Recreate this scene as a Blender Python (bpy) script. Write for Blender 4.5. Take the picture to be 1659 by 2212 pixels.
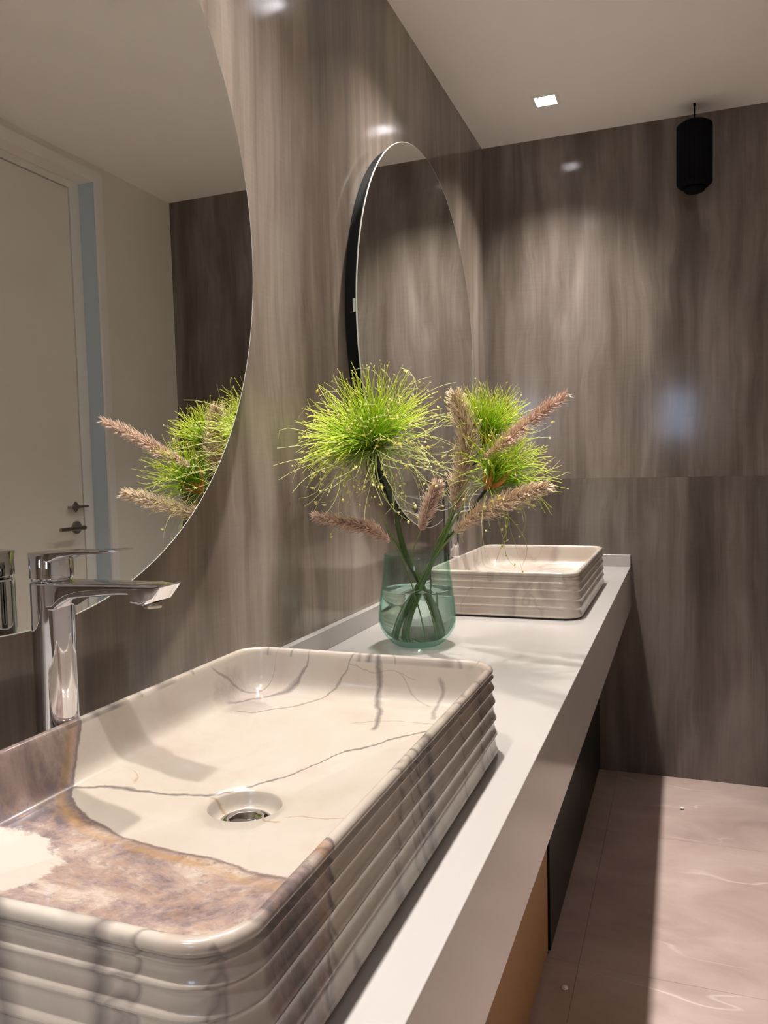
import bpy, bmesh, math, random
import numpy as np
from mathutils import Vector, Matrix

for o in list(bpy.data.objects):
    bpy.data.objects.remove(o, do_unlink=True)
S = bpy.context.scene
COL = S.collection
R = math.radians
rng = random.Random(7)

# ------------------------------------------------------------------ camera
YB, HC, XR, YN = 3.4205, 2.65, 1.66, -1.25      # back wall, ceiling, right wall, near wall
ZT, ZB, XF = 0.870, 0.696, 0.603                # counter top, underside, front edge
cam_d = bpy.data.cameras.new('camera')
cam = bpy.data.objects.new('camera', cam_d); COL.objects.link(cam)
cam_d.sensor_fit = 'VERTICAL'; cam_d.sensor_height = 36.0
cam_d.lens = 1719.4 / 2212 * 36.0
cam_d.clip_start = 0.02
_y, _p, _r = R(20.5326), R(-3.099), R(-1.1784)
_f = Vector((-math.sin(_y) * math.cos(_p), math.cos(_y) * math.cos(_p), math.sin(_p)))
_rt = Vector((math.cos(_y), math.sin(_y), 0)); _u = _rt.cross(_f)
_r2 = _rt * math.cos(_r) + _u * math.sin(_r); _u2 = -_rt * math.sin(_r) + _u * math.cos(_r)
M = Matrix((_r2, _u2, -_f)).transposed().to_4x4(); M.translation = Vector((0.8, 0, 1.292))
cam.matrix_world = M
S.camera = cam

# ------------------------------------------------------------------ world, light levels, exposure
wd = bpy.data.worlds.new('world'); S.world = wd; wd.use_nodes = True
wd.node_tree.nodes['Background'].inputs[0].default_value = (0.75, 0.82, 1.0, 1)
wd.node_tree.nodes['Background'].inputs[1].default_value = 0.05
LAMP_W = 9.2                # watts of every recessed downlight
LAMP_COL = (1.0, 0.95, 0.91)
LAMP_X, LAMP_Y = 0.327, [-0.69, 0.25, 1.19, 2.13, 3.07]  # near lamps out of view are assumed, continuing the row's spacing
LAMP_SPREAD = R(101)
ASSUMED_WINDOW_E = 7.5  # glow of the assumed window, unseen behind the camera
S.view_settings.view_transform = 'Standard'
S.view_settings.look = 'None'
S.view_settings.exposure = 0.70
S.view_settings.gamma = 1.0
S.view_settings.use_curve_mapping = False
cy = S.cycles
cy.use_denoising = True
cy.use_light_tree = False
cy.max_bounces = 8; cy.diffuse_bounces = 5; cy.glossy_bounces = 5
cy.transmission_bounces = 6; cy.transparent_max_bounces = 12
cy.use_adaptive_sampling = True; cy.adaptive_threshold = 0.08
cy.sample_clamp_indirect = 20.0
cy.caustics_reflective = True; cy.caustics_refractive = True
cy.blur_glossy = 0.5

# ------------------------------------------------------------------ helpers
def tag(o, label=None, cat=None, group=None, kind=None):
    if label: o['label'] = label
    if cat: o['category'] = cat
    if group: o['group'] = group
    if kind: o['kind'] = kind
    return o

def empty(name, loc, label, cat, group=None):
    o = bpy.data.objects.new(name, None); COL.objects.link(o)
    o.location = loc; o.empty_display_size = 0.05
    return tag(o, label, cat, group)

class MB:
    def __init__(s): s.v = []; s.f = []; s.t = []
    def add(s, vs, fs, t=None):
        n = len(s.v); s.v += [tuple(v) for v in vs]
        s.f += [tuple(i + n for i in f) for f in fs]
        s.t += list(t) if t is not None else [0.0] * len(vs)
        return s
    def box(s, x0, x1, y0, y1, z0, z1):
        return s.add([(x, y, z) for x in (x0, x1) for y in (y0, y1) for z in (z0, z1)],
                     [(0, 1, 3, 2), (4, 6, 7, 5), (0, 4, 5, 1), (2, 3, 7, 6), (0, 2, 6, 4), (1, 5, 7, 3)])
    def lathe(s, prof, n=48, c=(0, 0, 0), axis='z', close=False):
        vs = []; fs = []
        for r, h in prof:
            for i in range(n):
                a = 2 * math.pi * i / n
                if axis == 'z': p = (c[0] + r * math.cos(a), c[1] + r * math.sin(a), c[2] + h)
                elif axis == 'x': p = (c[0] + h, c[1] + r * math.cos(a), c[2] + r * math.sin(a))
                else: p = (c[0] - r * math.cos(a), c[1] + h, c[2] + r * math.sin(a))
                vs.append(p)
        m = len(prof)
        for j in range(m if close else m - 1):
            for i in range(n):
                a = j * n + i; b = j * n + (i + 1) % n
                k = ((j + 1) % m) * n
                fs.append((a, b, k + (i + 1) % n, k + i))
        if not close:
            if prof[0][0] > 1e-6: fs.append(tuple(reversed(range(n))))
            if prof[-1][0] > 1e-6: fs.append(tuple((m - 1) * n + i for i in range(n)))
        return s.add(vs, fs)
    def tube(s, pts, rad, n=6, flat=1.0, cap=True, t0=0.0, t1=1.0):
        pts = [Vector(p) for p in pts]; m = len(pts)
        if not hasattr(rad, '__len__'): rad = [rad] * m
        ref = None; vs = []; ts = []
        for k in range(m):
            d = (pts[min(k + 1, m - 1)] - pts[max(k - 1, 0)]).normalized()
            if ref is None:
                ref = Vector((0, 0, 1)) if abs(d.z) < .9 else Vector((1, 0, 0))
            a = (ref - d * ref.dot(d))
            if a.length < 1e-6: a = d.orthogonal()
            a.normalize(); b = d.cross(a); ref = a
            for i in range(n):
                q = 2 * math.pi * i / n
                vs.append(pts[k] + a * (math.cos(q) * rad[k]) + b * (math.sin(q) * rad[k] * flat))
                ts.append(t0 + (t1 - t0) * k / (m - 1))
        fs = [(j * n + i, j * n + (i + 1) % n, (j + 1) * n + (i + 1) % n, (j + 1) * n + i)
              for j in range(m - 1) for i in range(n)]
        if cap: fs += [tuple(reversed(range(n))), tuple((m - 1) * n + i for i in range(n))]
        return s.add(vs, fs, ts)
    def build(s, name, mat, parent=None, smooth=False, bevel=0.0, seg=2, origin=None, recalc=True):
        me = bpy.data.meshes.new(name)
        me.from_pydata(s.v, [], s.f)
        if any(s.t):
            at = me.attributes.new('along', 'FLOAT', 'POINT')
            at.data.foreach_set('value', s.t)
        if recalc:
            bm = bmesh.new(); bm.from_mesh(me)
            bmesh.ops.recalc_face_normals(bm, faces=bm.faces)
            bm.to_mesh(me); bm.free()
        o = bpy.data.objects.new(name, me); COL.objects.link(o)
        if mat: me.materials.append(mat)
        if smooth:
            me.polygons.foreach_set('use_smooth', [True] * len(me.polygons))
        if bevel:
            md = o.modifiers.new('bevel', 'BEVEL'); md.width = bevel; md.segments = seg
            md.limit_method = 'ANGLE'; md.angle_limit = R(40)
            me.polygons.foreach_set('use_smooth', [True] * len(me.polygons))
            md.harden_normals = True
        if parent:
            o.parent = parent
            # geometry is written in world space: move it into the parent's frame
            me.transform(Matrix.Translation(-Vector(parent_world(parent))))
        elif origin is not None:
            me.transform(Matrix.Translation(-Vector(origin))); o.location = origin
        return o

def parent_world(p):
    v = Vector(p.location)
    while p.parent: p = p.parent; v = v + Vector(p.location)
    return v

def auto_smooth(o, ang=35):
    me = o.data
    bm = bmesh.new(); bm.from_mesh(me)
    for f in bm.faces: f.smooth = True
    for e in bm.edges:
        if len(e.link_faces) == 2 and e.calc_face_angle(0) > R(ang): e.smooth = False
    bm.to_mesh(me); bm.free()

# ------------------------------------------------------------------ materials
class NT:
    def __init__(s, name):
        s.m = bpy.data.materials.new(name); s.m.use_nodes = True
        s.t = s.m.node_tree; s.n = s.t.nodes; s.b = s.n['Principled BSDF']; s.out = s.n['Material Output']
    def new(s, kind, **kw):
        n = s.n.new(kind)
        for k, v in kw.items(): setattr(n, k, v)
        return n
    def link(s, a, b): s.t.links.new(a, b)
    def val(s, sock, v):
        if isinstance(v, bpy.types.NodeSocket): s.link(v, sock)
        else: sock.default_value = v
    def math(s, op, a, b=0.0, c=None, clamp=False):
        n = s.new('ShaderNodeMath', operation=op, use_clamp=clamp)
        s.val(n.inputs[0], a); s.val(n.inputs[1], b)
        if c is not None: s.val(n.inputs[2], c)
        return n.outputs[0]
    def ramp(s, fac, stops, interp='LINEAR'):
        n = s.new('ShaderNodeValToRGB'); e = n.color_ramp.elements
        n.color_ramp.interpolation = interp
        while len(e) < len(stops): e.new(0.5)
        for k, (p, c) in enumerate(stops):
            e[k].position = p; e[k].color = (*c, 1) if len(c) == 3 else c
        s.link(fac, n.inputs[0]); return n.outputs[0]
    def mix(s, fac, a, b, mode='MIX'):
        n = s.new('ShaderNodeMix', data_type='RGBA', blend_type=mode)
        s.val(n.inputs[0], fac)
        for k, v in ((6, a), (7, b)):
            if isinstance(v, tuple) and len(v) == 3: v = (*v, 1)
            s.val(n.inputs[k], v)
        return n.outputs[2]
    def noise(s, vec, scale, detail=4.0, rough=0.55, dist=0.0, dim='3D'):
        n = s.new('ShaderNodeTexNoise', noise_dimensions=dim)
        n.inputs['Scale'].default_value = scale; n.inputs['Detail'].default_value = detail
        n.inputs['Roughness'].default_value = rough; n.inputs['Distortion'].default_value = dist
        if vec is not None: s.link(vec, n.inputs['Vector'])
        return n.outputs['Fac']
    def mapping(s, vec, scale=(1, 1, 1), loc=(0, 0, 0), rot=(0, 0, 0)):
        n = s.new('ShaderNodeMapping')
        n.inputs['Scale'].default_value = scale; n.inputs['Location'].default_value = loc
        n.inputs['Rotation'].default_value = rot
        s.link(vec, n.inputs['Vector']); return n.outputs[0]
    def obj(s): return s.new('ShaderNodeTexCoord').outputs['Object']
    def pos(s): return s.new('ShaderNodeNewGeometry').outputs['Position']
    def bump(s, h, strength=0.2, dist=0.01):
        n = s.new('ShaderNodeBump'); n.inputs['Strength'].default_value = strength
        n.inputs['Distance'].default_value = dist; s.link(h, n.inputs['Height'])
        s.link(n.outputs[0], s.b.inputs['Normal'])

def plain(name, col, rough=0.5, metal=0.0, spec=0.5, coat=0.0, bump=0.0, vary=0.06):
    t = NT(name)
    c = t.noise(t.pos(), 6.0, 3)
    t.link(t.mix(c, tuple(x * (1 - vary) for x in col), tuple(min(1, x * (1 + vary)) for x in col)), t.b.inputs['Base Color'])
    t.b.inputs['Roughness'].default_value = rough; t.b.inputs['Metallic'].default_value = metal
    t.b.inputs['Specular IOR Level'].default_value = spec
    t.b.inputs['Coat Weight'].default_value = coat; t.b.inputs['Coat Roughness'].default_value = 0.08
    if bump: t.bump(t.noise(t.pos(), 160, 3), bump, 0.002)
    return t.m

def wood(name, tint=(1, 1, 1), off=(0, 0, 0)):
    """grey-brown laminate with vertical streaks and long soft patches"""
    t = NT(name); p = t.pos()
    warp = t.noise(t.mapping(p, (2.2, 2.2, 1.1), off), 1.0, 3)
    wv = t.new('ShaderNodeVectorMath', operation='MULTIPLY_ADD')
    cmb = t.new('ShaderNodeCombineXYZ')
    t.link(warp, cmb.inputs[0]); t.link(warp, cmb.inputs[1])
    t.link(cmb.outputs[0], wv.inputs[0]); wv.inputs[1].default_value = (.14, .14, 0); t.link(p, wv.inputs[2])
    q = wv.outputs[0]
    fine = t.noise(t.mapping(q, (95, 95, 1.6), off), 1.0, 5, .6)
    mid = t.noise(t.mapping(q, (21, 21, .85), off), 1.0, 5, .62)
    big = t.noise(t.mapping(q, (5.5, 5.5, .9), off), 1.0, 3, .55, .4)
    cross = t.noise(t.mapping(p, (14, 14, 190), off), 1.0, 2)
    v = t.math('ADD', t.math('MULTIPLY', fine, .12), t.math('MULTIPLY', mid, .29))
    v = t.math('ADD', v, t.math('MULTIPLY', big, .58))
    v = t.math('ADD', v, t.math('MULTIPLY', cross, .035))
    c = t.ramp(v, [(.36, (.110, .086, .066)), (.46, (.180, .144, .115)), (.53, (.248, .202, .165)),
                   (.60, (.322, .270, .226)), (.70, (.415, .360, .308))])
    c = t.mix(1.0, c, tint, 'MULTIPLY')
    t.link(c, t.b.inputs['Base Color'])
    t.b.inputs['Roughness'].default_value = .42
    t.b.inputs['Specular IOR Level'].default_value = .12
    t.b.inputs['Coat Weight'].default_value = .7; t.b.inputs['Coat Roughness'].default_value = .125
    t.bump(t.math('ADD', t.math('MULTIPLY', fine, .6), t.math('MULTIPLY', mid, 1.2)), .22, .002)
    return t.m

def stone_floor():
    t = NT('floor_tile'); p = t.pos()
    c = t.ramp(t.noise(t.mapping(p, (1.3, 2.2, 1)), 2.0, 6, .6, .5),
               [(.3, (.375, .275, .238)), (.5, (.465, .35, .306)), (.7, (.545, .43, .38))])
    n = t.noise(t.mapping(p, (.55, 2.3, 1), (.3, 2.2, 0), (0, 0, .75)), 1.3, 3, .5, .05)
    vein = t.math('SUBTRACT', 1.0, t.math('MULTIPLY', t.math('ABSOLUTE', t.math('SUBTRACT', n, .5)), 170), clamp=True)
    gate = t.math('MULTIPLY', t.math('SUBTRACT', t.noise(p, 2.7, 2), .47), 9, clamp=True)
    c = t.mix(t.math('MULTIPLY', vein, t.math('MULTIPLY', gate, .45)), c, (.86, .75, .68))
    t.link(c, t.b.inputs['Base Color'])
    t.b.inputs['Roughness'].default_value = .42
    t.b.inputs['Specular IOR Level'].default_value = .35
    return t.m

M_WOOD = wood('wood_laminate', (.92, .915, .90), off=(3.1, 1.7, .4))
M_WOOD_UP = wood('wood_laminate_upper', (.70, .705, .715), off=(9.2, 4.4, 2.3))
M_WOOD_LOW = wood('wood_laminate_lower', (.53, .535, .545), off=(15.8, 7.4, 6.1))  # darker below the seam: partly panel tone, partly shade put into the tint
M_FLOOR = stone_floor()
M_GROUT = plain('grout', (.42, .33, .29), .8)
M_CEIL = plain('ceiling_paint', (.90, .86, .82), .7, vary=.015)
M_PAINT = plain('wall_paint', (.80, .755, .69), .6, vary=.02)
M_DOOR = plain('door_paint', (.82, .77, .70), .45, vary=.02)
M_TRIM = plain('trim_paint', (.84, .81, .78), .4, vary=.02)
M_TOP = plain('counter_stone', (.405, .378, .355), .15, spec=.5, vary=.02)
M_CHROME = plain('chrome', (.66, .66, .69), .035, 1.0, vary=.0)
M_STEEL = plain('satin_nickel', (.36, .33, .29), .28, 1.0, vary=.03)
M_BLACK = plain('black_metal', (.005, .005, .006), .75, spec=.08)
M_BACKING = plain('mirror_backing', (.006, .006, .006), .6, spec=.15)
M_GOLD = plain('bronze_panel', (.33, .185, .075), .38, spec=.4, vary=.05)
M_DARK = plain('dark_glass_panel', (.006, .009, .006), .30, spec=.12)
M_PLINTH = plain('plinth_black', (.01, .009, .008), .6)
M_CRUMB = plain('plaster', (.75, .72, .68), .8)
M_REFL = plain('lamp_reflector', (.10, .10, .11), .35, .6)

def mirror_mat():
    t = NT('mirror_silver')
    t.link(t.mix(t.noise(t.obj(), 2.0), (.80, .815, .77), (.82, .83, .79)), t.b.inputs['Base Color'])
    t.b.inputs['Metallic'].default_value = 1.0; t.b.inputs['Roughness'].default_value = 0.0
    return t.m
M_MIRROR = mirror_mat()
M_EDGE = plain('polished_glass_edge', (.62, .64, .58), .12, spec=.6)

def thin_glass():
    t = NT('green_glass')
    tr = t.new('ShaderNodeBsdfTransparent'); gl = t.new('ShaderNodeBsdfGlossy')
    lw = t.new('ShaderNodeLayerWeight'); lw.inputs['Blend'].default_value = .35
    col = t.ramp(lw.outputs['Facing'], [(0, (.94, .982, .966)), (.5, (.83, .94, .90)), (.85, (.55, .78, .69)), (1, (.26, .50, .42))])
    col = t.mix(t.math('MULTIPLY', t.noise(t.obj(), 30), .06), col, (.85, .93, .9))
    t.link(col, tr.inputs[0]); gl.inputs['Roughness'].default_value = .03
    fr = t.math('MULTIPLY_ADD', t.math('POWER', lw.outputs['Facing'], 4.0), .45, .035)
    mx = t.new('ShaderNodeMixShader'); t.link(fr, mx.inputs[0])
    t.link(tr.outputs[0], mx.inputs[1]); t.link(gl.outputs[0], mx.inputs[2])
    t.link(mx.outputs[0], t.out.inputs['Surface'])
    return t.m
M_GLASS = thin_glass()

def water_mat():
    t = NT('water')
    t.link(t.mix(t.noise(t.obj(), 12), (.93, .985, .965), (.945, .99, .975)), t.b.inputs['Base Color'])
    t.b.inputs['Transmission Weight'].default_value = 1.0
    t.b.inputs['IOR'].default_value = 1.30; t.b.inputs['Roughness'].default_value = 0.0
    tr = t.new('ShaderNodeBsdfTransparent'); tr.inputs[0].default_value = (.90, .975, .95, 1)
    mx = t.new('ShaderNodeMixShader'); mx.inputs[0].default_value = .12
    t.link(t.b.outputs[0], mx.inputs[1]); t.link(tr.outputs[0], mx.inputs[2])
    t.link(mx.outputs[0], t.out.inputs['Surface'])
    return t.m
M_WATER = water_mat()

def plant_mat(name, stops, rough=.5, trans=.25):
    t = NT(name)
    a = t.new('ShaderNodeAttribute', attribute_name='along')
    n = t.noise(t.pos(), 70, 2)
    f = t.math('ADD', a.outputs['Fac'], t.math('MULTIPLY', t.math('SUBTRACT', n, .5), .5))
    t.link(t.ramp(f, stops), t.b.inputs['Base Color'])
    t.b.inputs['Roughness'].default_value = rough
    t.b.inputs['Specular IOR Level'].default_value = .25
    return t.m
M_RAY = plant_mat('papyrus_threads', [(0, (.10, .22, .012)), (.35, (.25, .47, .014)), (.75, (.48, .62, .03)), (1, (.62, .64, .10))])
M_RAYSPARSE = plant_mat('papyrus_side_threads', [(0, (.22, .33, .04)), (.6, (.48, .52, .15)), (1, (.62, .62, .30))])
M_BUD = plant_mat('papyrus_buds', [(0, (.70, .60, .12)), (1, (.80, .74, .32))])
M_STEM = plant_mat('papyrus_stem', [(0, (.06, .13, .035)), (.6, (.055, .085, .022)), (1, (.02, .022, .014))])
M_STEMG = plant_mat('grass_stem', [(0, (.10, .17, .05)), (1, (.20, .24, .08))])
M_BRACT = plant_mat('orange_bract', [(0, (.36, .115, .025)), (.6, (.58, .23, .05)), (1, (.45, .36, .08))])
M_PLUME = plant_mat('plume_bristles', [(0, (.52, .36, .23)), (.5, (.74, .57, .40)), (1, (.86, .75, .58))])
M_PLUMEP = plant_mat('plume_bristles_pink', [(0, (.50, .30, .22)), (.5, (.74, .52, .40)), (1, (.87, .72, .60))])
M_LEAF = plant_mat('grass_blade', [(0, (.05, .11, .03)), (.7, (.12, .20, .05)), (1, (.30, .34, .12))])

# ------------------------------------------------------------------ room
def struct(o, label, cat): return tag(o, label, cat, kind='structure')
struct(MB().box(-.12, 0, YN - .12, YB + .12, -.06, HC + .12).build('wall_left', M_WOOD),
       'glossy grey-brown wood-grain wall behind the round mirrors', 'wall')
wb = struct(MB().box(-.12, XR + .12, YB + .012, YB + .12, -.06, HC + .12).build('wall_back', M_PLINTH),
            'dark wood-grain laminate wall at the end of the counter', 'wall')
SEAM = 1.235
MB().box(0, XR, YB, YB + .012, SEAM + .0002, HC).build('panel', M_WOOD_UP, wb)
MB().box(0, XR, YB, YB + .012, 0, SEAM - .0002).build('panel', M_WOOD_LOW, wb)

fl = struct(MB().box(-.12, XR + .12, YN - .12, YB + .12, -.06, -.008).build('floor', M_GROUT),
            'pinkish beige stone tile floor with thin pale veins', 'floor')
xs = [0, .55, 1.35, XR]; ys = [YN]
y = 2.84
while y > YN: ys.insert(1, y); y -= .80
ys = sorted(ys) + [YB]; g = .0004
for i in range(3):
    for j in range(len(ys) - 1):
        MB().box(xs[i] + g, xs[i + 1] - g, ys[j] + g, ys[j + 1] - g, -.008, 0).build('tile', M_FLOOR, fl)

# ceiling sheet with a square hole for every downlight
AP = .038
bxs = [-.12, LAMP_X - AP, LAMP_X + AP, XR + .12]
bys = [YN - .12]
for ly in LAMP_Y: bys += [ly - AP, ly + AP]
bys += [YB + .12]
m = MB()
for i in range(3):
    for j in range(len(bys) - 1):
        if i == 1 and j % 2 == 1: continue
        m.box(bxs[i], bxs[i + 1], bys[j], bys[j + 1], HC, HC + .02)
cl = struct(m.build('ceiling', M_CEIL, recalc=False), 'plain pale plaster ceiling with small square downlights', 'ceiling')
MB().box(-.12, XR + .12, YN - .12, YB + .12, HC + .14, HC + .18).build('upper_slab', M_PLINTH, cl)

# right wall with a door reveal (seen in the near mirror)
DY0, DY1, DH, DD = 1.90, 2.868, 2.575, .0815
m = MB()
m.box(XR, XR + .12, YN - .12, DY0, -.06, HC + .12)
m.box(XR, XR + .12, DY1, YB + .12, -.06, HC + .12)
m.box(XR, XR + .12, DY0, DY1, DH, HC + .12)
struct(m.build('wall_right', M_PAINT, recalc=False), 'plain pale painted wall with the white door, seen in the near mirror', 'wall')
arch = MB(); w = .042
arch.box(XR - .012, XR - .0005, DY1, DY1 + w, 0, DH + w)
arch.box(XR - .012, XR - .0005, DY0 - w, DY0, 0, DH + w)
arch.box(XR - .012, XR - .0005, DY0, DY1, DH, DH + w)
struct(arch.build('trim_1', M_TRIM, recalc=False), 'pale door surround seen in the near mirror', 'trim')
dr = empty('door_1', (XR + DD, (DY0 + DY1) / 2, 0), 'pale flush door with lever handle, seen in the near mirror', 'door')
tag(dr, kind='structure')
MB().box(XR + DD, XR + DD + .035, DY0 + .062, DY1 - .066, .004, DH - .035).build('door_leaf', M_DOOR, dr, bevel=.002)
fr = MB(); fr.box(XR + DD - .004, XR + DD + .037, DY1 - .0625, DY1 - .001, 0, DH)
fr.box(XR + DD - .004, XR + DD + .037, DY0 + .001, DY0 + .0585, 0, DH)
fr.box(XR + DD - .004, XR + DD + .037, DY0 + .0585, DY1 - .0625, DH - .031, DH - .001)
fr.build('door_frame', M_TRIM, dr, recalc=False)
MB().box(XR + .0005, XR + DD - .0045, DY1 - .004, DY1 - .0005, .0, DH - .0005).build('jamb_lining', plain('blue_grey_jamb', (.50, .60, .68), .35, vary=.02), dr)  # thin sheet added on the jamb, cool light put into its blue-grey colour
hx = XR + DD
hd = MB(); hd.lathe([(.027, 0), (.027, -.008), (.024, -.010)], 24, (hx, 2.752, 1.083), 'x')
hd.tube([(hx - .008, 2.752, 1.083), (hx - .045, 2.752, 1.083), (hx - .054, 2.744, 1.083), (hx - .056, 2.73, 1.083), (hx - .056, 2.60, 1.083)], [.009, .009, .0095, .0095, .008], 10)
h = hd.build('door_handle', M_STEEL, dr, smooth=True); auto_smooth(h)
hk = MB(); hk.lathe([(.024, 0), (.024, -.007), (.021, -.009)], 4, (hx, 2.752, 1.172), 'x')
hk.box(hx - .034, hx - .006, 2.700, 2.800, 1.167, 1.177)
hk.build('thumb_turn', M_STEEL, dr, bevel=.002)

# near wall behind the camera with an assumed window, its glowing pane added for cool light
WX0, WX1, WZ0, WZ1 = .62, .91, 1.52, 2.00
m = MB()
m.box(-.12, XR + .12, YN - .12, YN, -.06, WZ0); m.box(-.12, XR + .12, YN - .12, YN, WZ1, HC + .12)
m.box(-.12, WX0, YN - .12, YN, WZ0, WZ1); m.box(WX1, XR + .12, YN - .12, YN, WZ0, WZ1)
struct(m.build('wall_near', M_WOOD, recalc=False), 'wood-grain wall behind the viewpoint', 'wall')
wn = empty('window_1', ((WX0 + WX1) / 2, YN - .05, WZ0), 'small frosted window in the wall behind the viewpoint', 'window')
tag(wn, kind='structure')
m = MB(); e = .025
m.box(WX0, WX1, YN - .07, YN - .03, WZ0, WZ0 + e); m.box(WX0, WX1, YN - .07, YN - .03, WZ1 - e, WZ1)
m.box(WX0, WX0 + e, YN - .07, YN - .03, WZ0 + e, WZ1 - e); m.box(WX1 - e, WX1, YN - .07, YN - .03, WZ0 + e, WZ1 - e)
m.build('window_frame', M_TRIM, wn, recalc=False)
t = NT('frosted_daylight_pane'); t.b.inputs['Base Color'].default_value = (.8, .85, .9, 1)
t.b.inputs['Emission Color'].default_value = (.56, .70, 1, 1); t.b.inputs['Emission Strength'].default_value = ASSUMED_WINDOW_E  # emission added as an assumed cool source for the back wall glow
MB().box(WX0 + e, WX1 - e, YN - .055, YN - .047, WZ0 + e, WZ1 - e).build('pane', t.m, wn)

# ------------------------------------------------------------------ recessed downlights
LABELS = ['recessed square downlight above the near end of the counter, out of view overhead',
          'recessed square downlight above the near basin, out of view overhead',
          'recessed square downlight above the gap between near basin and vase',
          'recessed square downlight above the vase, mirrored as a glare on the side wall',
          'small square recessed downlight glowing in the ceiling near the back wall']
for k, ly in enumerate(LAMP_Y):
    d = empty('recessed_downlight', (LAMP_X, ly, HC), LABELS[k], 'downlight', 'square downlights in a row over the counter')
    x0, x1, y0, y1 = LAMP_X - AP, LAMP_X + AP, ly - AP, ly + AP
    m = MB(); o_, z0 = .012, HC - .003
    m.box(x0 - o_, x1 + o_, y0 - o_, y0, z0, HC - .0002); m.box(x0 - o_, x1 + o_, y1, y1 + o_, z0, HC - .0002)
    m.box(x0 - o_, x0, y0, y1, z0, HC - .0002); m.box(x1, x1 + o_, y0, y1, z0, HC - .0002)
    m.build('trim_ring', M_TRIM, d, recalc=False)
    m = MB(); q = .0015; zt = HC + .075
    m.box(x0, x1, y0, y0 + q, HC, zt); m.box(x0, x1, y1 - q, y1, HC, zt)
    m.box(x0, x0 + q, y0 + q, y1 - q, HC, zt); m.box(x1 - q, x1, y0 + q, y1 - q, HC, zt)
    m.box(x0, x1, y0, y1, zt, zt + q)
    m.build('reflector', M_REFL, d, recalc=False)
    m = MB(); m.lathe([(.033, .056), (.033, .066), (.0, .066)], 24, (LAMP_X, ly, HC))
    m.build('lamp_head', M_REFL, d, smooth=False)
    L = bpy.data.lights.new('lamp_light', 'AREA'); L.shape = 'DISK'; L.size = .058
    L.energy = LAMP_W; L.color = LAMP_COL; L.spread = LAMP_SPREAD
    lo = bpy.data.objects.new('lamp_light', L); COL.objects.link(lo); lo.parent = d
    lo.location = (0, 0, .050)

# ------------------------------------------------------------------ counter and cabinets
CY0 = -.75
ct = empty('counter', (0, 0, ZT), 'long off-white stone counter with a deep front edge and low upstand', 'counter')
MB().box(.0005, XF, CY0, YB - .0005, ZB, ZT).build('slab', M_TOP, ct, bevel=.0015)
MB().box(.0005, .019, CY0, YB - .0195, ZT, .918).build('upstand', M_TOP, ct, bevel=.0012)
MB().box(.0005, XF, YB - .019, YB - .0005, ZT, .918).build('upstand', M_TOP, ct, bevel=.0012)

cb = empty('vanity_cabinet', (.235, .65, 0), 'bronze-brown vanity cabinet under the near part of the counter', 'cabinet')
MB().box(.001, .450, CY0, 2.046, .012, ZB - .001).build('carcass', M_PLINTH, cb)
MB().box(.02, .462, CY0 + .01, 2.045, 0, .012).build('plinth', M_PLINTH, cb)
for (a, b) in ((CY0, .178), (.182, 1.113), (1.117, 2.047)):
    MB().box(.450, .470, a, b, .014, ZB - .003).build('door', M_GOLD, cb, bevel=.0015)
cb2 = empty('vanity_cabinet', (.24, 2.73, 0), 'dark green-black glossy cabinet under the far part of the counter', 'cabinet')
MB().box(.001, .456, 2.050, YB - .001, .012, ZB - .001).build('carcass', M_PLINTH, cb2)
MB().box(.02, .468, 2.055, YB - .002, 0, .012).build('plinth', M_PLINTH, cb2)
for (a, b) in ((2.050, 2.733), (2.737, YB - .002)):
    MB().box(.456, .476, a, b, .014, ZB - .003).build('door', M_DARK, cb2, bevel=.0015)

# ------------------------------------------------------------------ round mirrors
TILT = R(-0.28)
for k, (my, lab) in enumerate(((.760, 'large round frameless mirror above the near basin, reflecting the door'),
                               (2.456, 'round frameless mirror beside the back wall, behind the flowers'))):
    mr = empty('round_mirror', (.0, my, 1.690), lab, 'mirror', 'round mirrors over the basins')
    m = MB(); m.lathe([(.574, .0008), (.574, .031)], 128, (0, my, 1.690), 'x')
    b = m.build('backing', M_BACKING, mr, smooth=True); auto_smooth(b)
    m = MB(); m.lathe([(.5880, -.0022), (.5900, -.0012), (.5900, .0012), (.5885, .0022)], 160, (0, my, 1.690), 'x', close=True)
    ed = m.build('polished_edge', M_EDGE, mr, smooth=True); auto_smooth(ed)
    m = MB(); m.lathe([(.5884, -.0018), (.5884, .0018)], 160, (0, my, 1.690), 'x')
    gl = m.build('mirror_glass', M_MIRROR, mr)
    for q in (ed, gl):
        q.location = (.0382, 0, 0); q.rotation_euler = (0, TILT, 0)
    if k == 1:
        m = MB(); m.box(.024, .0305, my - .5775, my - .570, 1.690, 1.722)
        m.build('wall_clip', M_EDGE, mr)

# ------------------------------------------------------------------ marble basins
def rounded_rect(a, b, r, n=10, straight=26):
    """perimeter points with outward normals, counter-clockwise, fixed count"""
    pts = []
    for cxs, cys, a0 in ((1, 1, 0), (-1, 1, 90), (-1, -1, 180), (1, -1, 270)):
        for i in range(n + 1):
            q = R(a0 + 90 * i / n)
            pts.append((cxs * (a - r) + r * math.cos(q), cys * (b - r) + r * math.sin(q), math.cos(q), math.sin(q)))
    out = []
    for k, p in enumerate(pts):
        out.append(p); nx = pts[(k + 1) % len(pts)]
        if (k + 1) % (n + 1) == 0:
            L = math.hypot(nx[0] - p[0], nx[1] - p[1]); s = straight
            for j in range(1, s):
                f = j / s; out.append((p[0] + (nx[0] - p[0]) * f, p[1] + (nx[1] - p[1]) * f, p[2], p[3]))
    return out

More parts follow.
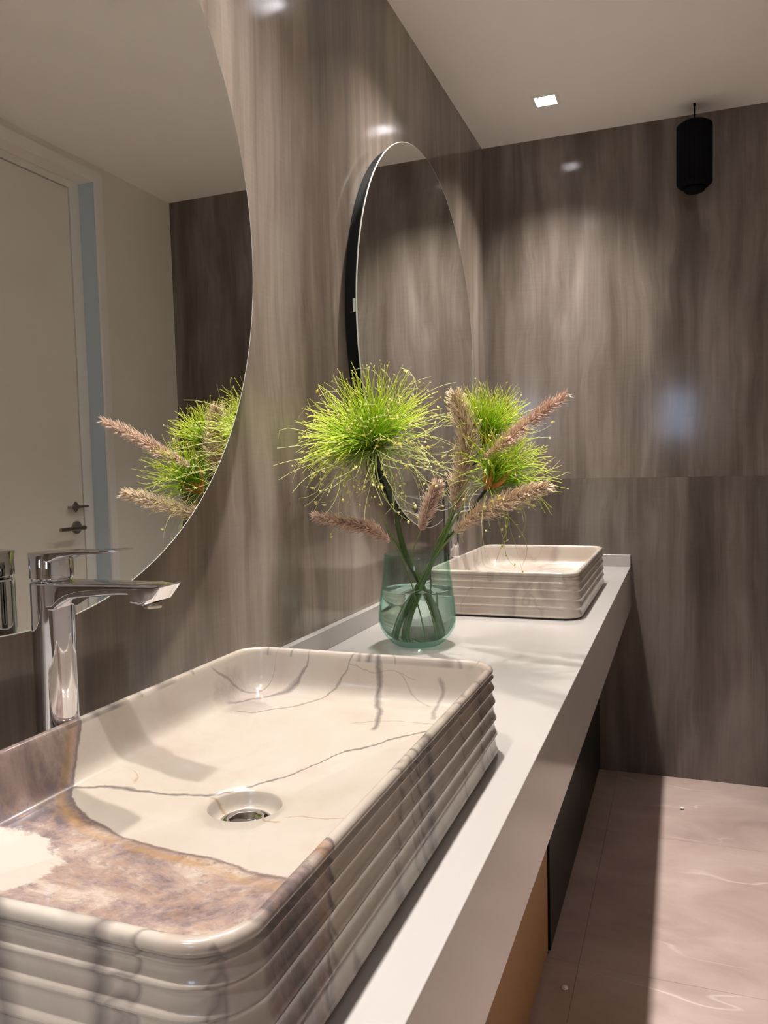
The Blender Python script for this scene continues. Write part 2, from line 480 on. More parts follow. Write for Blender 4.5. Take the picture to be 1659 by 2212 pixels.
BA, BB, BR, BH = .2155, .3815, .047, .130
def basin_mesh():
    per = rounded_rect(BA, BB, BR)
    n = len(per)
    # profile from the outer foot up, over the rim, down to the floor edge: (inset, z)
    prof = [(.014, .0), (.006, .001), (.001, .004)]
    hs = [.027, .023, .024, .020, .016]; za = .006
    for k, h in enumerate(hs):
        out = -.006 + .0055 * k / len(hs)      # lower flutes stand a little further out
        dp = .0042
        prof += [(out + .0005, za), (out, za + h * .05), (out + dp * .35, za + h * .16), (out + dp * .72, za + h * .34), (out + dp * .95, za + h * .56),
                 (out + dp, za + h * .74), (out + dp * .75, za + h * .90), (out + dp * .2, za + h * .975)]
        za += h
    prof += [(.0035, .1175), (.0010, .1205), (.0, .1245), (.0012, .1280), (.0040, .1297), (.0065, .130), (.0092, .1292), (.0112, .1272),
             (.0128, .122), (.0150, .110), (.0175, .098), (.0200, .086), (.0225, .077), (.0265, .0700), (.0320, .0650), (.0390, .0622), (.046, .0610)]
    vs = []; uv = []
    arc = 0.0
    # arc lengths counted from the floor edge outwards
    arcs = [0] * len(prof)
    for k in range(len(prof) - 2, -1, -1):
        arcs[k] = arcs[k + 1] + math.hypot(prof[k][0] - prof[k + 1][0], prof[k][1] - prof[k + 1][1])
    fi = prof[-1][0]
    def inset(p, d):
        # shrink towards a rounded rectangle with smaller radius
        return (p[0] - p[2] * d, p[1] - p[3] * d)
    for k, (d, z) in enumerate(prof):
        for p in per:
            x, y = inset(p, d); vs.append((x, y, z))
            fx, fy = inset(p, fi)
            uv.append((fx + p[2] * arcs[k], fy + p[3] * arcs[k]))
    # floor: rings from the floor edge to the drain recess (circle)
    rd, zf, zd = .0435, .0610, .0375
    ring_f = [inset(p, fi) for p in per]
    rings = 9
    hole = []
    for (fx, fy) in ring_f:
        q = math.atan2(fy / (BB - fi), fx / (BA - fi)); hole.append((rd * math.cos(q), rd * math.sin(q)))
    for k in range(1, rings + 1):
        f = k / rings
        for (fx, fy), (hx_, hy_) in zip(ring_f, hole):
            x = fx + (hx_ - fx) * f; y = fy + (hy_ - fy) * f
            vs.append((x, y, zf + (zd - zf) * (f ** .9))); uv.append((x, y))
    # recess
    for (s, z) in ((.975, .0355), (.94, .031), (.90, .024), (.84, .0195), (.74, .0170)):
        for (hx_, hy_) in hole:
            vs.append((hx_ * s, hy_ * s, z)); uv.append((hx_ * s, hy_ * s))
    tot = len(vs) // n
    fs = [(j * n + i, j * n + (i + 1) % n, (j + 1) * n + (i + 1) % n, (j + 1) * n + i) for j in range(tot - 1) for i in range(n)]
    vs.append((0, 0, .017)); uv.append((0, 0)); c = len(vs) - 1
    fs += [((tot - 1) * n + i, (tot - 1) * n + (i + 1) % n, c) for i in range(n)]
    fs.append(tuple(reversed(range(n))))
    me = bpy.data.meshes.new('bowl'); me.from_pydata(vs, [], fs)
    ul = me.uv_layers.new(name='unfolded')
    idx = np.zeros(len(me.loops), dtype=np.int32); me.loops.foreach_get('vertex_index', idx)
    ul.data.foreach_set('uv', np.array(uv, dtype=np.float32)[idx].ravel())
    me.polygons.foreach_set('use_smooth', [True] * len(me.polygons))
    return me

# painted-by-nature veins of the near basin, in the unfolded plane (metres from the drain)
VEINS = [  # axis the vein runs along, [(along, across)], half width, strength, colour key
    ('u', [(-.193, -.081), (-.174, -.063), (-.155, -.046), (-.109, -.026), (-.070, -.004), (-.040, .024), (-.017, .056), (.009, .083), (.029, .123), (.050, .166), (.075, .190), (.100, .224), (.150, .262)], .0029, .9, 'grey'),
    ('v', [(.244, .064), (.270, .060), (.307, .049), (.350, .031), (.387, .029), (.425, .023)], .0042, .8, 'grey'),
    ('u', [(-.166, .249), (-.116, .284), (-.081, .311), (-.065, .334), (-.047, .359), (-.029, .390), (-.010, .425)], .0030, .62, 'grey'),
    ('u', [(-.190, .265), (-.165, .315), (-.140, .340), (-.115, .365), (-.100, .390), (-.092, .425)], .0055, .75, 'purple'),
    ('u', [(-.250, .250), (-.222, .285), (-.190, .320), (-.160, .365), (-.148, .425)], .0028, .6, 'purple'),
    ('u', [(-.051, .006), (-.004, .012), (.026, -.012), (.050, -.033), (.066, -.035)], .0018, .7, 'ochre'),
    ('u', [(.060, -.022), (.083, -.020), (.107, -.028), (.150, -.030)], .0012, .6, 'ochre'),
    ('v', [(-.022, -.138), (.006, -.160), (.016, -.172), (.013, -.212), (.011, -.255)], .0013, .55, 'ochre'),
    ('v', [(.30, .135), (.34, .128), (.37, .132), (.395, .126)], .0030, .55, 'grey'),
    ('u', [(.06, .395), (.08, .372), (.10, .352), (.12, .345)], .0012, .4, 'grey'),
    ('u', [(-.03, .405), (.02, .392), (.05, .398), (.09, .385)], .0010, .35, 'grey'),
    ('u', [(.02, .262), (.07, .282), (.12, .285), (.17, .292)], .0010, .45, 'grey'),
]
COLKEY = {'grey': (.185, .150, .150), 'purple': (.24, .185, .195), 'ochre': (.50, .31, .11)}

def float_curve(t, fac, pts, lo, hi, vlo, vhi):
    n = t.new('ShaderNodeFloatCurve'); cm = n.mapping; c = cm.curves[0]
    P = [((a - lo) / (hi - lo), (b - vlo) / (vhi - vlo)) for a, b in pts]
    while len(c.points) < len(P): c.points.new(.5, .5)
    for k, (a, b) in enumerate(P): c.points[k].location = (a, b); c.points[k].handle_type = 'AUTO'
    cm.update(); t.link(fac, n.inputs['Value'])
    return n.outputs[0]

def marble(name, explicit=True, off=(0, 0, 0), pinkish=.5):
    t = NT(name)
    uvn = t.new('ShaderNodeUVMap', uv_map='unfolded').outputs[0]
    o = t.obj(); oo = t.mapping(o, (1, 1, 1), off)
    base = t.ramp(t.noise(oo, 7, 5, .6), [(.3, (.74, .645, .535)), (.5, (.81, .725, .625)), (.72, (.85, .775, .695))])
    # pink clouds
    pk = t.math('MULTIPLY', t.math('SUBTRACT', t.noise(t.mapping(oo, (1, 1, .6), (5, 2, 1)), 5.5, 4, .6, .6), .56 - .08 * pinkish), 5, clamp=True)
    c = t.mix(t.math('MULTIPLY', pk, .45), base, (.60, .40, .36))
    sx = t.new('ShaderNodeSeparateXYZ'); t.link(uvn, sx.inputs[0])
    n1 = t.math('MULTIPLY', t.math('SUBTRACT', t.noise(oo, 42, 3, .6), .5), .012)
    n2 = t.math('MULTIPLY', t.math('SUBTRACT', t.noise(t.mapping(oo, (1, 1, 1), (3, 7, 9)), 38, 3, .6), .5), .012)
    u = t.math('ADD', sx.outputs[0], n1); v = t.math('ADD', sx.outputs[1], n2)
    wn = t.math('MULTIPLY_ADD', t.noise(t.mapping(oo, (1, 1, 1), (1, 3, 4)), 26, 2), 1.7, .15)
    sz = t.new('ShaderNodeSeparateXYZ'); t.link(o, sz.inputs[0])
    if explicit:
        # mottled brown-mauve end of the slab
        un = t.math('MULTIPLY_ADD', u, 1 / .6, .5)
        bcur = float_curve(t, un, [(-.30, -.02), (-.20, -.055), (-.164, -.092), (-.087, -.118), (.014, -.130), (.058, -.134), (.107, -.152), (.143, -.162), (.20, -.20), (.30, -.23)], -.30, .30, -.4, .4)
        bcv = t.math('MULTIPLY_ADD', bcur, .8, -.4)
        dd = t.math('SUBTRACT', bcv, v)                       # >0 inside the mottled end
        inside = t.math('MULTIPLY_ADD', dd, 420, .5, clamp=True)
        topside = t.math('MULTIPLY', t.math('SUBTRACT', .345, t.math('ABSOLUTE', v)), 60, clamp=True)
        mA = t.noise(t.mapping(oo, (1.0, 1.35, 1), rot=(0, 0, .5)), 8.5, 9, .74, .35)
        mot = t.ramp(mA, [(.41, (.235, .18, .185)), (.46, (.36, .275, .275)), (.505, (.49, .365, .34)), (.555, (.62, .475, .415)), (.62, (.82, .70, .60))])
        mB = t.noise(t.mapping(oo, (1, 1, 1), (6, 2, 4)), 46, 5, .7, .3)
        mot = t.mix(t.math('MULTIPLY', t.math('SUBTRACT', mB, .54), 7, clamp=True), mot, (.34, .265, .26))
        patch = t.noise(t.mapping(oo, (1, 1, 1), (8, 1, 2)), 9.0, 7, .68, .4)
        rub = t.math('SUBTRACT', 1.0, t.math('MULTIPLY', t.math('ABSOLUTE', t.math('SUBTRACT', t.noise(t.mapping(oo, (1, 1, 1), (2, 4, 6)), 7, 5, .65), .5)), 38), clamp=True)
        mot = t.mix(t.math('MULTIPLY', rub, .45), mot, (.62, .40, .27))
        # pale island against the near long wall
        iu = t.math('MULTIPLY', t.math('ADD', u, .150), 1 / .060); iv = t.math('MULTIPLY', t.math('ADD', v, .215), 1 / .050)
        isl = t.math('SUBTRACT', 1.0, t.math('ADD', t.math('MULTIPLY', iu, iu), t.math('MULTIPLY', iv, iv)))
        isl = t.math('MULTIPLY', t.math('ADD', isl, t.math('MULTIPLY', t.math('SUBTRACT', patch, .5), 5.0)), 4.0, clamp=True)
        mot = t.mix(isl, mot, (.86, .79, .70))
        ochre = t.math('SUBTRACT', 1.0, t.math('MULTIPLY', t.math('ABSOLUTE', t.math('SUBTRACT', dd, .017)), 85), clamp=True)
        ochre = t.math('MULTIPLY', ochre, t.math('MULTIPLY_ADD', t.noise(oo, 22, 3), 4.0, -1.3, clamp=True))
        mot = t.mix(t.math('MULTIPLY', ochre, .85), mot, (.62, .37, .165))
        edge = t.math('SUBTRACT', 1.0, t.math('MULTIPLY', t.math('ABSOLUTE', t.math('SUBTRACT', dd, .0030)), t.math('MULTIPLY_ADD', wn, -110, 330)), clamp=True)
        mot = t.mix(t.math('MULTIPLY', edge, .75), mot, (.20, .155, .145))
        # mauve stain on the long wall
        c = t.mix(t.math('MULTIPLY', inside, topside), c, mot)
        su = t.math('MULTIPLY', t.math('ADD', u, .245), 1 / .070); sv = t.math('MULTIPLY', t.math('ADD', v, .125), 1 / .115)
        st = t.math('SUBTRACT', 1.15, t.math('ADD', t.math('MULTIPLY', su, su), t.math('MULTIPLY', sv, sv)))
        st = t.math('ADD', st, t.math('MULTIPLY', t.math('SUBTRACT', patch, .52), 5.0))
        streak = t.noise(t.mapping(oo, (30, 30, 3)), 1.0, 4, .6)
        stc = t.ramp(streak, [(.36, (.25, .185, .185)), (.5, (.44, .315, .29)), (.64, (.66, .52, .44))])
        c = t.mix(t.math('MULTIPLY', st, .9, clamp=True), c, stc)
        s2u = t.math('MULTIPLY', t.math('ADD', u, .19), 1 / .06); s2v = t.math('MULTIPLY', t.math('SUBTRACT', v, .29), 1 / .06)
        s2 = t.math('SUBTRACT', .9, t.math('ADD', t.math('MULTIPLY', s2u, s2u), t.math('MULTIPLY', s2v, s2v)))
        s2 = t.math('ADD', s2, t.math('MULTIPLY', t.math('SUBTRACT', patch, .5), 4.0))
        c = t.mix(t.math('MULTIPLY', s2, .55, clamp=True), c, (.40, .32, .32))
        for ax, pts, w_, st_, key in VEINS:
            A, B = (u, v) if ax == 'u' else (v, u)
            lo, hi = -.30, .45
            fac = t.math('MULTIPLY_ADD', A, 1 / (hi - lo), -lo / (hi - lo))
            ps = sorted(pts)
            e0 = (lo, ps[0][1]); e1 = (hi, ps[-1][1])
            cur = t.math('MULTIPLY_ADD', float_curve(t, fac, [e0] + ps + [e1], lo, hi, -.45, .45), .9, -.45)
            dist = t.math('ABSOLUTE', t.math('SUBTRACT', B, cur))
            # slope compensation: narrower reading when the vein runs steeply against its axis
            k1 = t.math('SUBTRACT', 1.0, t.math('DIVIDE', dist, t.math('MULTIPLY', wn, w_ * 1.5)), clamp=True)
            g1 = t.math('MULTIPLY', t.math('SUBTRACT', A, ps[0][0]), 130, clamp=True)
            g2 = t.math('MULTIPLY', t.math('SUBTRACT', ps[-1][0], A), 130, clamp=True)
            k = t.math('MULTIPLY', t.math('MULTIPLY', k1, g1), g2)
            k = t.math('MULTIPLY', t.math('POWER', k, .7), st_)
            c = t.mix(k, c, COLKEY[key])
    # grey-violet veining of the flanks (and of the far basin's bowl)
    zs = .10 if explicit else .45
    nn = t.noise(t.mapping(oo, (1, 1, zs), (2, 6, 3)), 4.2, 3, .5, .6)
    ridge = t.math('SUBTRACT', 1.0, t.math('MULTIPLY', t.math('ABSOLUTE', t.math('SUBTRACT', nn, .5)), 20), clamp=True)
    n3 = t.noise(t.mapping(oo, (1, 1, zs * 1.6), (12, 3, 5)), 8, 3, .5, .4)
    ridge2 = t.math('SUBTRACT', 1.0, t.math('MULTIPLY', t.math('ABSOLUTE', t.math('SUBTRACT', n3, .5)), 50), clamp=True)
    cloud = t.math('MULTIPLY', t.math('SUBTRACT', t.noise(t.mapping(oo, (1, 1, zs), (4, 9, 2)), 5, 3, .55), .50), 6.5, clamp=True)
    vein = t.math('MAXIMUM', t.math('MULTIPLY', ridge, .75), t.math('MULTIPLY', ridge2, .55))
    vein = t.math('MAXIMUM', vein, t.math('MULTIPLY', cloud, .30))
    if explicit:
        um = t.math('MULTIPLY', t.math('SUBTRACT', t.math('ABSOLUTE', sx.outputs[0]), .2460), 400, clamp=True)
        vm = t.math('MULTIPLY', t.math('SUBTRACT', t.math('ABSOLUTE', sx.outputs[1]), .4060), 400, clamp=True)
        vein = t.math('MULTIPLY', vein, t.math('MAXIMUM', um, vm))
    else:
        vein = t.math('MULTIPLY', vein, .45)
    c = t.mix(vein, c, (.145, .118, .120))
    c = t.mix(1.0, c, (.450, .438, .425) if explicit else (.60, .585, .57), 'MULTIPLY')
    t.link(c, t.b.inputs['Base Color'])
    t.b.inputs['Roughness'].default_value = .24
    t.b.inputs['Specular IOR Level'].default_value = .5
    t.b.inputs['Coat Weight'].default_value = .25; t.b.inputs['Coat Roughness'].default_value = .06
    return t.m

BOWL = basin_mesh()
BOWL2 = BOWL.copy()
def basin(cx_, cy_, me, mat, label):
    b = empty('vessel_basin', (cx_, cy_, ZT), label, 'basin', 'marble vessel basins on the counter')
    o = bpy.data.objects.new('bowl', me); COL.objects.link(o); me.materials.append(mat); o.parent = b; o.location = (0, 0, .0003)
    m = MB(); m.lathe([(.0295, .0172), (.0310, .0185), (.0300, .0205), (.026, .0208), (.0245, .0190)], 40, (cx_, cy_, ZT))
    d = m.build('drain', M_CHROME, b, smooth=True)
    m = MB(); m.lathe([(.0205, .0185), (.0215, .0235), (.019, .0255), (.010, .0268), (.0, .0272)], 40, (cx_, cy_, ZT))
    m.build('stopper', M_CHROME, d, smooth=True)
    return b
basin(.3280, .7835, BOWL, marble('marble_near', True), 'nearest rectangular cream marble basin with mauve and grey veins and ribbed sides')
basin(.3225, 2.560, BOWL2, marble('marble_far', False, (3.3, 1.2, .7), 1.0), 'far rectangular cream marble basin with ribbed sides, behind the vase')

# ------------------------------------------------------------------ tall mixers
def faucet(fy, label):
    fx = .089
    f = empty('basin_mixer', (fx, fy, ZT), label, 'faucet', 'tall chrome mixers behind the basins')
    m = MB(); m.lathe([(.0285, .0003), (.0285, .005), (.0255, .008), (.0250, .02), (.0250, .270), (.0250, .2935), (.0235, .2955)], 48, (fx, fy, ZT))
    o = m.build('body', M_CHROME, f, smooth=True); auto_smooth(o)
    # flat spout with a drop nose
    secs = [(.0, .022, .262, .296), (.020, .0235, .264, .296), (.032, .0232, .2705, .296), (.044, .0228, .2775, .2962), (.060, .0222, .2805, .2965),
            (.086, .0212, .2825, .2968), (.112, .0202, .2848, .2972), (.126, .0200, .2850, .2974), (.1275, .0200, .2760, .2974), (.144, .0198, .2735, .2975), (.158, .0196, .2790, .2976), (.170, .0194, .2955, .2976)]
    vs = []; fs = []
    prof = []
    for dx, hw, zb, zt_ in secs:
        r = min(.0045, (zt_ - zb) * .45)
        ring = []
        for (sy, sz, a0) in ((1, 1, 0), (-1, 1, 90), (-1, -1, 180), (1, -1, 270)):
            cy_ = fy + sy * (hw - r); cz = ZT + (zt_ - r if sz > 0 else zb + r)
            for i in range(5):
                q = R(a0 + 22.5 * i); ring.append((fx + dx, cy_ + r * math.cos(q), cz + r * math.sin(q)))
        prof.append(ring)
    n = 20
    for ring in prof: vs += ring
    fs = [(j * n + i, j * n + (i + 1) % n, (j + 1) * n + (i + 1) % n, (j + 1) * n + i) for j in range(len(secs) - 1) for i in range(n)]
    fs += [tuple(reversed(range(n))), tuple((len(secs) - 1) * n + i for i in range(n))]
    o = MB().add(vs, fs).build('spout', M_CHROME, f); auto_smooth(o, 30)
    m = MB(); m.lathe([(.0105, .2725), (.0115, .2790), (.0, .2795)], 24, (fx + .144, fy, ZT - .0035))
    m.build('aerator', M_STEEL, f, smooth=True)
    # lever cap and flat lever
    m = MB(); m.lathe([(.0225, .2962), (.0235, .2975), (.0235, .2995), (.0252, .3005), (.0252, .3270), (.0235, .3295), (.0, .3300)], 48, (fx, fy, ZT))
    o = m.build('lever_cap', M_CHROME, f, smooth=True); auto_smooth(o)
    secs = [(-.020, .017, .3265, .3305), (.0, .0235, .322, .3312), (.018, .0225, .3205, .3322), (.030, .020, .3255, .3328), (.050, .0175, .3290, .3338), (.085, .0160, .3312, .3350), (.101, .0150, .3330, .3362), (.111, .0125, .3342, .3362)]
    vs = []
    for dx, hw, zb, zt_ in secs:
        r = min(.0015, (zt_ - zb) * .4)
        for (sy, sz, a0) in ((1, 1, 0), (-1, 1, 90), (-1, -1, 180), (1, -1, 270)):
            cy_ = fy + sy * (hw - r); cz = ZT + (zt_ - r if sz > 0 else zb + r)
            for i in range(5):
                q = R(a0 + 22.5 * i); vs.append((fx + dx, cy_ + r * math.cos(q), cz + r * math.sin(q)))
    fs = [(j * n + i, j * n + (i + 1) % n, (j + 1) * n + (i + 1) % n, (j + 1) * n + i) for j in range(len(secs) - 1) for i in range(n)]
    fs += [tuple(reversed(range(n))), tuple((len(secs) - 1) * n + i for i in range(n))]
    o = MB().add(vs, fs).build('lever', M_CHROME, f); auto_smooth(o, 30)
    return f
faucet(.7525, 'tall chrome mixer with flat spout behind the near basin')
faucet(2.525, 'tall chrome mixer behind the far basin, half hidden by flowers')

# ------------------------------------------------------------------ pendant
PX, PY = .846, 3.318
pd = empty('pendant_lamp', (PX, PY, 2.32), 'black ribbed cylinder pendant hanging by the dark back wall', 'pendant lamp')
vs = []; n = 96; fs = []
rows = [(.050, 2.338), (.0625, 2.349), (.0645, 2.355), (.0645, 2.560), (.063, 2.568), (.045, 2.580), (.012, 2.586)]
for r, z in rows:
    for i in range(n):
        q = 2 * math.pi * i / n; rr = r * (1 - (.035 if i % 4 < 2 and r > .06 else 0))
        vs.append((PX + rr * math.cos(q), PY + rr * math.sin(q), z))
fs = [(j * n + i, j * n + (i + 1) % n, (j + 1) * n + (i + 1) % n, (j + 1) * n + i) for j in range(len(rows) - 1) for i in range(n)]
fs += [tuple(reversed(range(n))), tuple((len(rows) - 1) * n + i for i in range(n))]
MB().add(vs, fs).build('shade', M_BLACK, pd)
MB().lathe([(.030, 2.320), (.036, 2.323), (.040, 2.3375)], 32, (PX, PY, 0)).build('bottom_cap', M_BLACK, pd, smooth=True)
MB().tube([(PX, PY, 2.585), (PX, PY, 2.640)], .0022, 8).build('cord', M_BLACK, pd, smooth=True)
MB().lathe([(.004, 2.6400), (.004, 2.6499)], 12, (PX, PY, 0)).build('ceiling_hook', M_BLACK, pd)

# ------------------------------------------------------------------ vase
VX, VY = .206, 1.80
va = empty('glass_vase', (VX, VY, ZT), 'rounded green glass vase half full of water, holding grasses', 'vase')
prof_o = [(.046, .0004), (.054, .002), (.064, .009), (.078, .024), (.0885, .042), (.0935, .060), (.0930, .080), (.0895, .110), (.0850, .140), (.0805, .180), (.0770, .2185), (.0760, .2200)]
prof_i = [(.0742, .2190), (.0780, .180), (.0825, .140), (.0870, .110), (.0905, .080), (.0910, .060), (.0858, .043), (.0750, .028), (.060, .0165), (.045, .0135), (.0, .0130)]
m = MB(); m.lathe([(.0, .0004)] + prof_o + prof_i, 72, (VX, VY, ZT))
m.build('glass', M_GLASS, va, smooth=True)
pw = [(.0, .0136), (.045, .0141), (.0595, .0170), (.0745, .0285), (.0852, .0432), (.0904, .060), (.0899, .080), (.0864, .110), (.0829, .1335), (.0835, .1350), (.081, .1346), (.0, .1345)]
m = MB(); m.lathe(pw, 72, (VX, VY, ZT))
m.build('water', M_WATER, va, smooth=True)

# ------------------------------------------------------------------ flowers
def bez(p, n):
    """smooth polyline through the given points (Catmull-Rom)"""
    P = [Vector(q) for q in p]; P = [P[0] * 2 - P[1]] + P + [P[-1] * 2 - P[-2]]
    out = []
    seg = len(P) - 3
    for k in range(n + 1):
        f = k / n * seg; i = min(int(f), seg - 1); u = f - i
        a, b, c, d = P[i:i + 4]
        out.append(.5 * ((2 * b) + (c - a) * u + (2 * a - 5 * b + 4 * c - d) * u * u + (3 * b - a - 3 * c + d) * u ** 3))
    return out

def in_vase(p, m=.0085):
    """keep a stem point inside the glass"""
    p = Vector(p); h = p.z - ZT
    if h < .2185:
        r_ = float(np.interp(h, [.013, .0165, .028, .043, .060, .080, .110, .140, .180, .219],
                             [.045, .060, .075, .0858, .091, .0905, .087, .0825, .078, .0742])) - m
        d = Vector((p.x - VX, p.y - VY, 0))
        if d.length > r_:
            d *= r_ / d.length; p.x, p.y = VX + d.x, VY + d.y
    return p

def keep_off_wall(p, x0=.014):
    if p.x < x0 + .03:
        p = p.copy(); p.x = x0 + .03 * math.exp((p.x - x0 - .03) / .03)
    return p

def papyrus(stem_pts, label, axis, nr, length, spread, droop, bract=True, n_side=0, side_len=.2, buds=0, r=.0048, bract_len=.03, side_dir=None, seed=1, wob=.10):
    g_ = random.Random(seed)
    base = in_vase(stem_pts[0], .014)
    stem_pts = [base] + list(stem_pts[1:])
    root = empty('papyrus_stalk', base, label, 'flower stem', 'cut stems in the green vase')
    sp = [in_vase(q, r + .003) for q in bez(stem_pts, 22)]
    MB().tube(sp, [r * (1 - .25 * k / 22) for k in range(23)], 8).build('stem', M_STEM, root, smooth=True)
    tip = Vector(stem_pts[-1]); ax = Vector(axis).normalized()
    e1 = ax.orthogonal().normalized(); e2 = ax.cross(e1)
    def ray(mb, th, ph, L, dr_, wid, t0=.0, t1=1.0, seg=8, amp=wob):
        d = ax * math.cos(th) + (e1 * math.cos(ph) + e2 * math.sin(ph)) * math.sin(th)
        p = tip + d * .004; pts = [p]; step = L / seg
        w1 = Vector((g_.gauss(0, 1), g_.gauss(0, 1), g_.gauss(0, 1))) * amp
        w2 = Vector((g_.gauss(0, 1), g_.gauss(0, 1), g_.gauss(0, 1))) * amp
        for k in range(seg):
            f = k / seg
            d = (d + Vector((0, 0, -dr_ * (.3 + f))) + w1 * f + w2 * math.sin(f * 5)).normalized()
            p = p + d * step; pts.append(keep_off_wall(p))
        mb.tube(pts, [wid * (1 - .65 * k / seg) for k in range(seg + 1)], 3, cap=False, t0=t0, t1=t1)
        return pts
    mb = MB(); ends = []
    for k in range(nr):
        th = spread * math.sqrt(g_.random()); L = length * g_.uniform(.68, 1.08)
        pts = ray(mb, th, g_.uniform(0, 6.283), L, droop * g_.uniform(.4, 1.6) * (.4 + th), g_.uniform(.0009, .0017))
        ends.append(pts)
    tag(mb.build('thread_umbel', M_RAY, root, smooth=True, recalc=False), kind='stuff')
    mb = MB(); bd = MB()
    def bud(p, s):
        q = Vector((g_.gauss(0, 1), g_.gauss(0, 1), g_.gauss(0, 1))).normalized()
        a = p - q * s; b = p + q * s; o1 = q.orthogonal().normalized() * s * .55; o2 = q.cross(o1.normalized()) * s * .55
        bd.add([a, p + o1, p + o2, p - o1, p - o2, b], [(0, 2, 1), (0, 3, 2), (0, 4, 3), (0, 1, 4), (5, 1, 2), (5, 2, 3), (5, 3, 4), (5, 4, 1)], [g_.random()] * 6)
    for k in range(n_side):
        ph = g_.uniform(0, 6.283) if side_dir is None else g_.gauss(side_dir[0], side_dir[1])
        th = g_.uniform(.9, 2.0) if side_dir is None else g_.gauss(side_dir[2], side_dir[3])
        pts = ray(mb, th, ph, side_len * g_.uniform(.55, 1.15), droop * g_.uniform(.6, 2.2), g_.uniform(.0008, .0014), seg=10, amp=.20)
        if g_.random() < buds:
            for q in range(g_.randint(1, 3)):
                bud(pts[g_.randint(5, 10)] + Vector((g_.gauss(0, .003), g_.gauss(0, .003), g_.gauss(0, .003))), g_.uniform(.0034, .0066))
    if n_side:
        tag(mb.build('side_threads', M_RAYSPARSE, root, smooth=True, recalc=False), kind='stuff')
    for pts in ends:
        if g_.random() < buds * .35: bud(pts[-1], g_.uniform(.002, .0036))
    if bd.v: tag(bd.build('buds', M_BUD, root, recalc=False), kind='stuff')
    if bract:
        for k in range(5):
            ph = k * 1.2566 + g_.uniform(-.2, .2); th = .78
            d = ax * math.cos(th) + (e1 * math.cos(ph) + e2 * math.sin(ph)) * math.sin(th)
            pts = [tip - ax * .010, tip + d * bract_len * .15, tip + d * bract_len * .6 + ax * bract_len * .1, tip + d * bract_len * .8 + ax * bract_len * .55]
            MB().tube(bez(pts, 8), [.003, .0070, .0095, .0100, .0092, .0076, .0055, .0030, .0008], 6, flat=.5).build('bract', M_BRACT, root, smooth=True)
    return root

papyrus([(.262, 1.842, .886), (.228, 1.80, .99), (.186, 1.775, 1.095), (.184, 1.70, 1.22), (.166, 1.635, 1.336)],
        'largest bright green papyrus head, leaning left towards the wall', (-.30, -.10, .95), 640, .180, 1.28, .045, bract=False,
        n_side=190, side_len=.235, buds=.8, r=.0080, seed=3)
papyrus([(.150, 1.775, .888), (.200, 1.795, .99), (.262, 1.79, 1.10), (.330, 1.765, 1.235), (.392, 1.74, 1.352)],
        'upright green papyrus head with an orange base, above the far basin', (.16, .0, .98), 340, .128, .92, .03, n_side=26, side_len=.13, buds=.5, seed=5, bract_len=.032)
papyrus([(.165, 1.83, .887), (.205, 1.80, .99), (.268, 1.775, 1.095), (.340, 1.73, 1.17), (.407, 1.70, 1.250)],
        'curly green papyrus head with long orange bracts, spreading right', (.58, -.02, .80), 230, .165, .85, .085, n_side=40, side_len=.19, buds=.9, seed=8, bract_len=.060, side_dir=None, wob=.15)

def plume(pts, label, stem_from, rad, mat=M_PLUME, nb=520, seed=1, blen=.015):
    g_ = random.Random(seed)
    stem_from = [in_vase(stem_from[0], .010)] + list(stem_from[1:])
    root = empty('foxtail_grass', stem_from[0], label, 'grass stem', 'cut stems in the green vase')
    sp = [in_vase(q, .004) for q in bez(list(stem_from) + [pts[0]], 20)]
    MB().tube(sp, [.0016] * 21, 6).build('stem', M_STEMG, root, smooth=True)
    c = bez(pts, 24)
    mb = MB()
    prof = [min(1, .25 + 3.2 * f) * (1 - f ** 2.6 * .92) for f in [k / 24 for k in range(25)]]
    mb.tube(c, [rad * .34 * q for q in prof], 8, t0=.05, t1=.25)
    for k in range(nb):
        f = g_.random() ** .9; i = min(int(f * 24), 23); p = c[i].lerp(c[i + 1], f * 24 - i)
        d = (c[i + 1] - c[i]).normalized()
        e = Vector((g_.gauss(0, 1), g_.gauss(0, 1), g_.gauss(0, 1))); e = (e - d * e.dot(d)).normalized()
        q = prof[i]; L = blen * (.6 + .8 * q) * g_.uniform(.6, 1.9)
        a = p + e * rad * .30 * q; b = a + (d * .80 + e * g_.uniform(.45, 1.0)).normalized() * L; mid = a.lerp(b, .5) + e * L * .10
        a, mid, b = keep_off_wall(a), keep_off_wall(mid), keep_off_wall(b)
        mb.tube([a, mid, b], [.0008, .0010, .0003], 3, cap=False, t0=.1 + .3 * g_.random(), t1=.6 + .5 * g_.random())
    tag(mb.build('plume', mat, root, smooth=True, recalc=False), kind='stuff')
    return root

plume([(.407, 1.66, 1.310), (.470, 1.63, 1.350), (.535, 1.60, 1.395), (.591, 1.57, 1.427)], 'slim pink-tan foxtail plume reaching up to the far right',
      [(.140, 1.80, .889), (.190, 1.81, .99), (.258, 1.775, 1.092), (.335, 1.71, 1.225)], .0095, M_PLUMEP, 620, 11, .013)
plume([(.318, 1.745, 1.195), (.334, 1.73, 1.255), (.362, 1.70, 1.352), (.352, 1.69, 1.405), (.340, 1.68, 1.449)], 'thickest tan foxtail plume standing upright in the middle',
      [(.225, 1.85, .890), (.232, 1.83, .99), (.246, 1.80, 1.09)], .0200, M_PLUME, 1500, 12, .018)
plume([(.238, 1.738, 1.148), (.262, 1.72, 1.200), (.284, 1.705, 1.238), (.293, 1.70, 1.259)], 'shortest pinkish foxtail plume just above the vase rim',
      [(.268, 1.78, .890), (.225, 1.79, .99), (.211, 1.76, 1.085)], .0130, M_PLUMEP, 700, 13, .012)
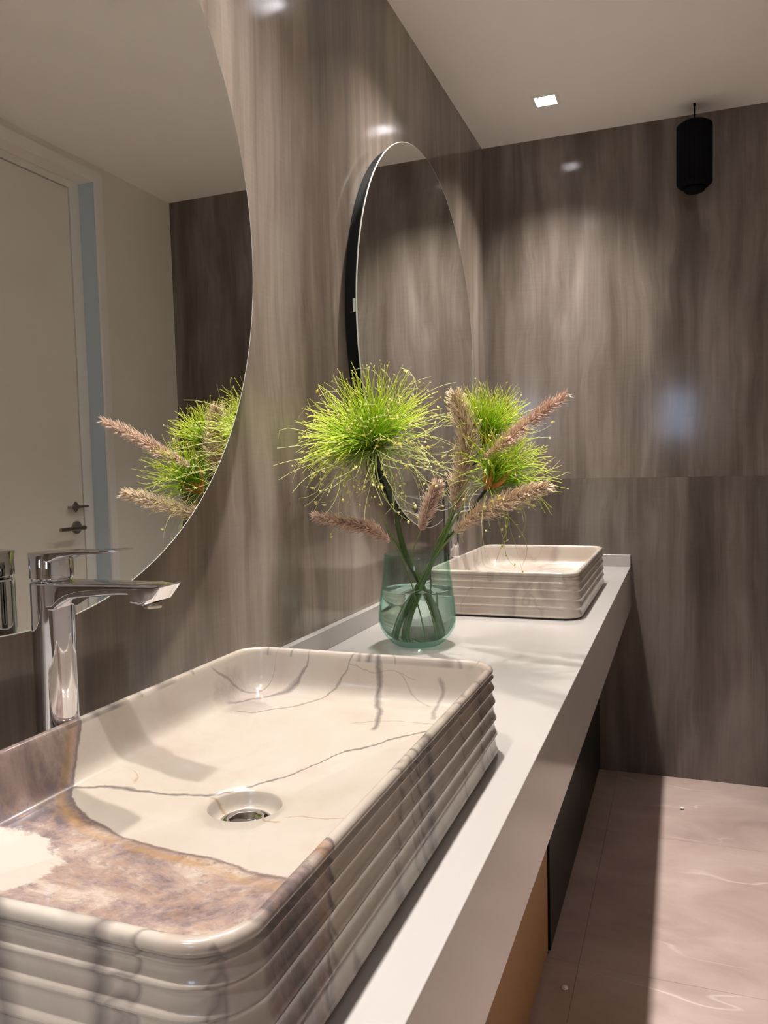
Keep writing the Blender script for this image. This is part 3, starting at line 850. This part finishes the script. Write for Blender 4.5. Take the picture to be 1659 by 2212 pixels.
plume([(.330, 1.70, 1.148), (.388, 1.665, 1.190), (.447, 1.63, 1.213), (.505, 1.605, 1.236), (.551, 1.587, 1.250)], 'golden tan foxtail plume arching low to the right over the far basin',
      [(.160, 1.86, .889), (.205, 1.82, .99), (.268, 1.755, 1.088)], .0125, M_PLUME, 1100, 14, .015)
plume([(.170, 1.72, 1.125), (.130, 1.68, 1.158), (.085, 1.63, 1.176), (.040, 1.585, 1.191)], 'drooping pinkish foxtail plume reaching left towards the wall',
      [(.242, 1.755, .890), (.212, 1.77, .99), (.184, 1.755, 1.085)], .0115, M_PLUMEP, 800, 15, .013)

def blade(pts, label, wid, seed):
    pts = [in_vase(pts[0], .012)] + list(pts[1:])
    root_pt = pts[0]
    c = [in_vase(q, wid + .003) for q in bez(pts, 18)]
    m = MB(); m.tube(c, [wid * min(1, .5 + 2 * k / 18) * (1 - (k / 18) ** 2.2 * .9) for k in range(19)], 6, flat=.28)
    o = m.build('grass_blade', M_LEAF, smooth=True, origin=root_pt)
    return tag(o, label, 'leaf', 'cut stems in the green vase')
blade([(.150, 1.75, .890), (.200, 1.78, .98), (.262, 1.78, 1.09), (.300, 1.755, 1.165), (.322, 1.735, 1.235)], 'broad green leaf blade beside the thick upright plume', .0062, 1)
blade([(.185, 1.74, .888), (.215, 1.77, .98), (.266, 1.765, 1.09), (.325, 1.715, 1.175), (.385, 1.67, 1.248)], 'long narrow green leaf blade leaning right in the vase', .0050, 2)
blade([(.258, 1.86, .892), (.225, 1.82, .98), (.182, 1.775, 1.09), (.160, 1.735, 1.15), (.150, 1.70, 1.20)], 'dark green leaf blade leaning left in the vase', .0048, 3)

# ------------------------------------------------------------------ crumbs on the floor
def crumb(x, y, s, label, seed):
    g_ = random.Random(seed); bm = bmesh.new(); bmesh.ops.create_icosphere(bm, subdivisions=2, radius=s)
    for v in bm.verts:
        v.co *= g_.uniform(.82, 1.12); v.co.z *= .55
    zmin = min(v.co.z for v in bm.verts)
    me = bpy.data.meshes.new('plaster_crumb'); bm.to_mesh(me); bm.free(); me.materials.append(M_CRUMB)
    o = bpy.data.objects.new('plaster_crumb', me); COL.objects.link(o); o.location = (x, y, -zmin)
    tag(o, label, 'crumb', 'pale crumbs on the floor')
crumb(.529, 1.926, .0085, 'pale crumb on the shaded floor beside the bronze cabinet', 1)
crumb(.801, 3.105, .0075, 'small pale crumb on the lit floor near the back wall', 2)
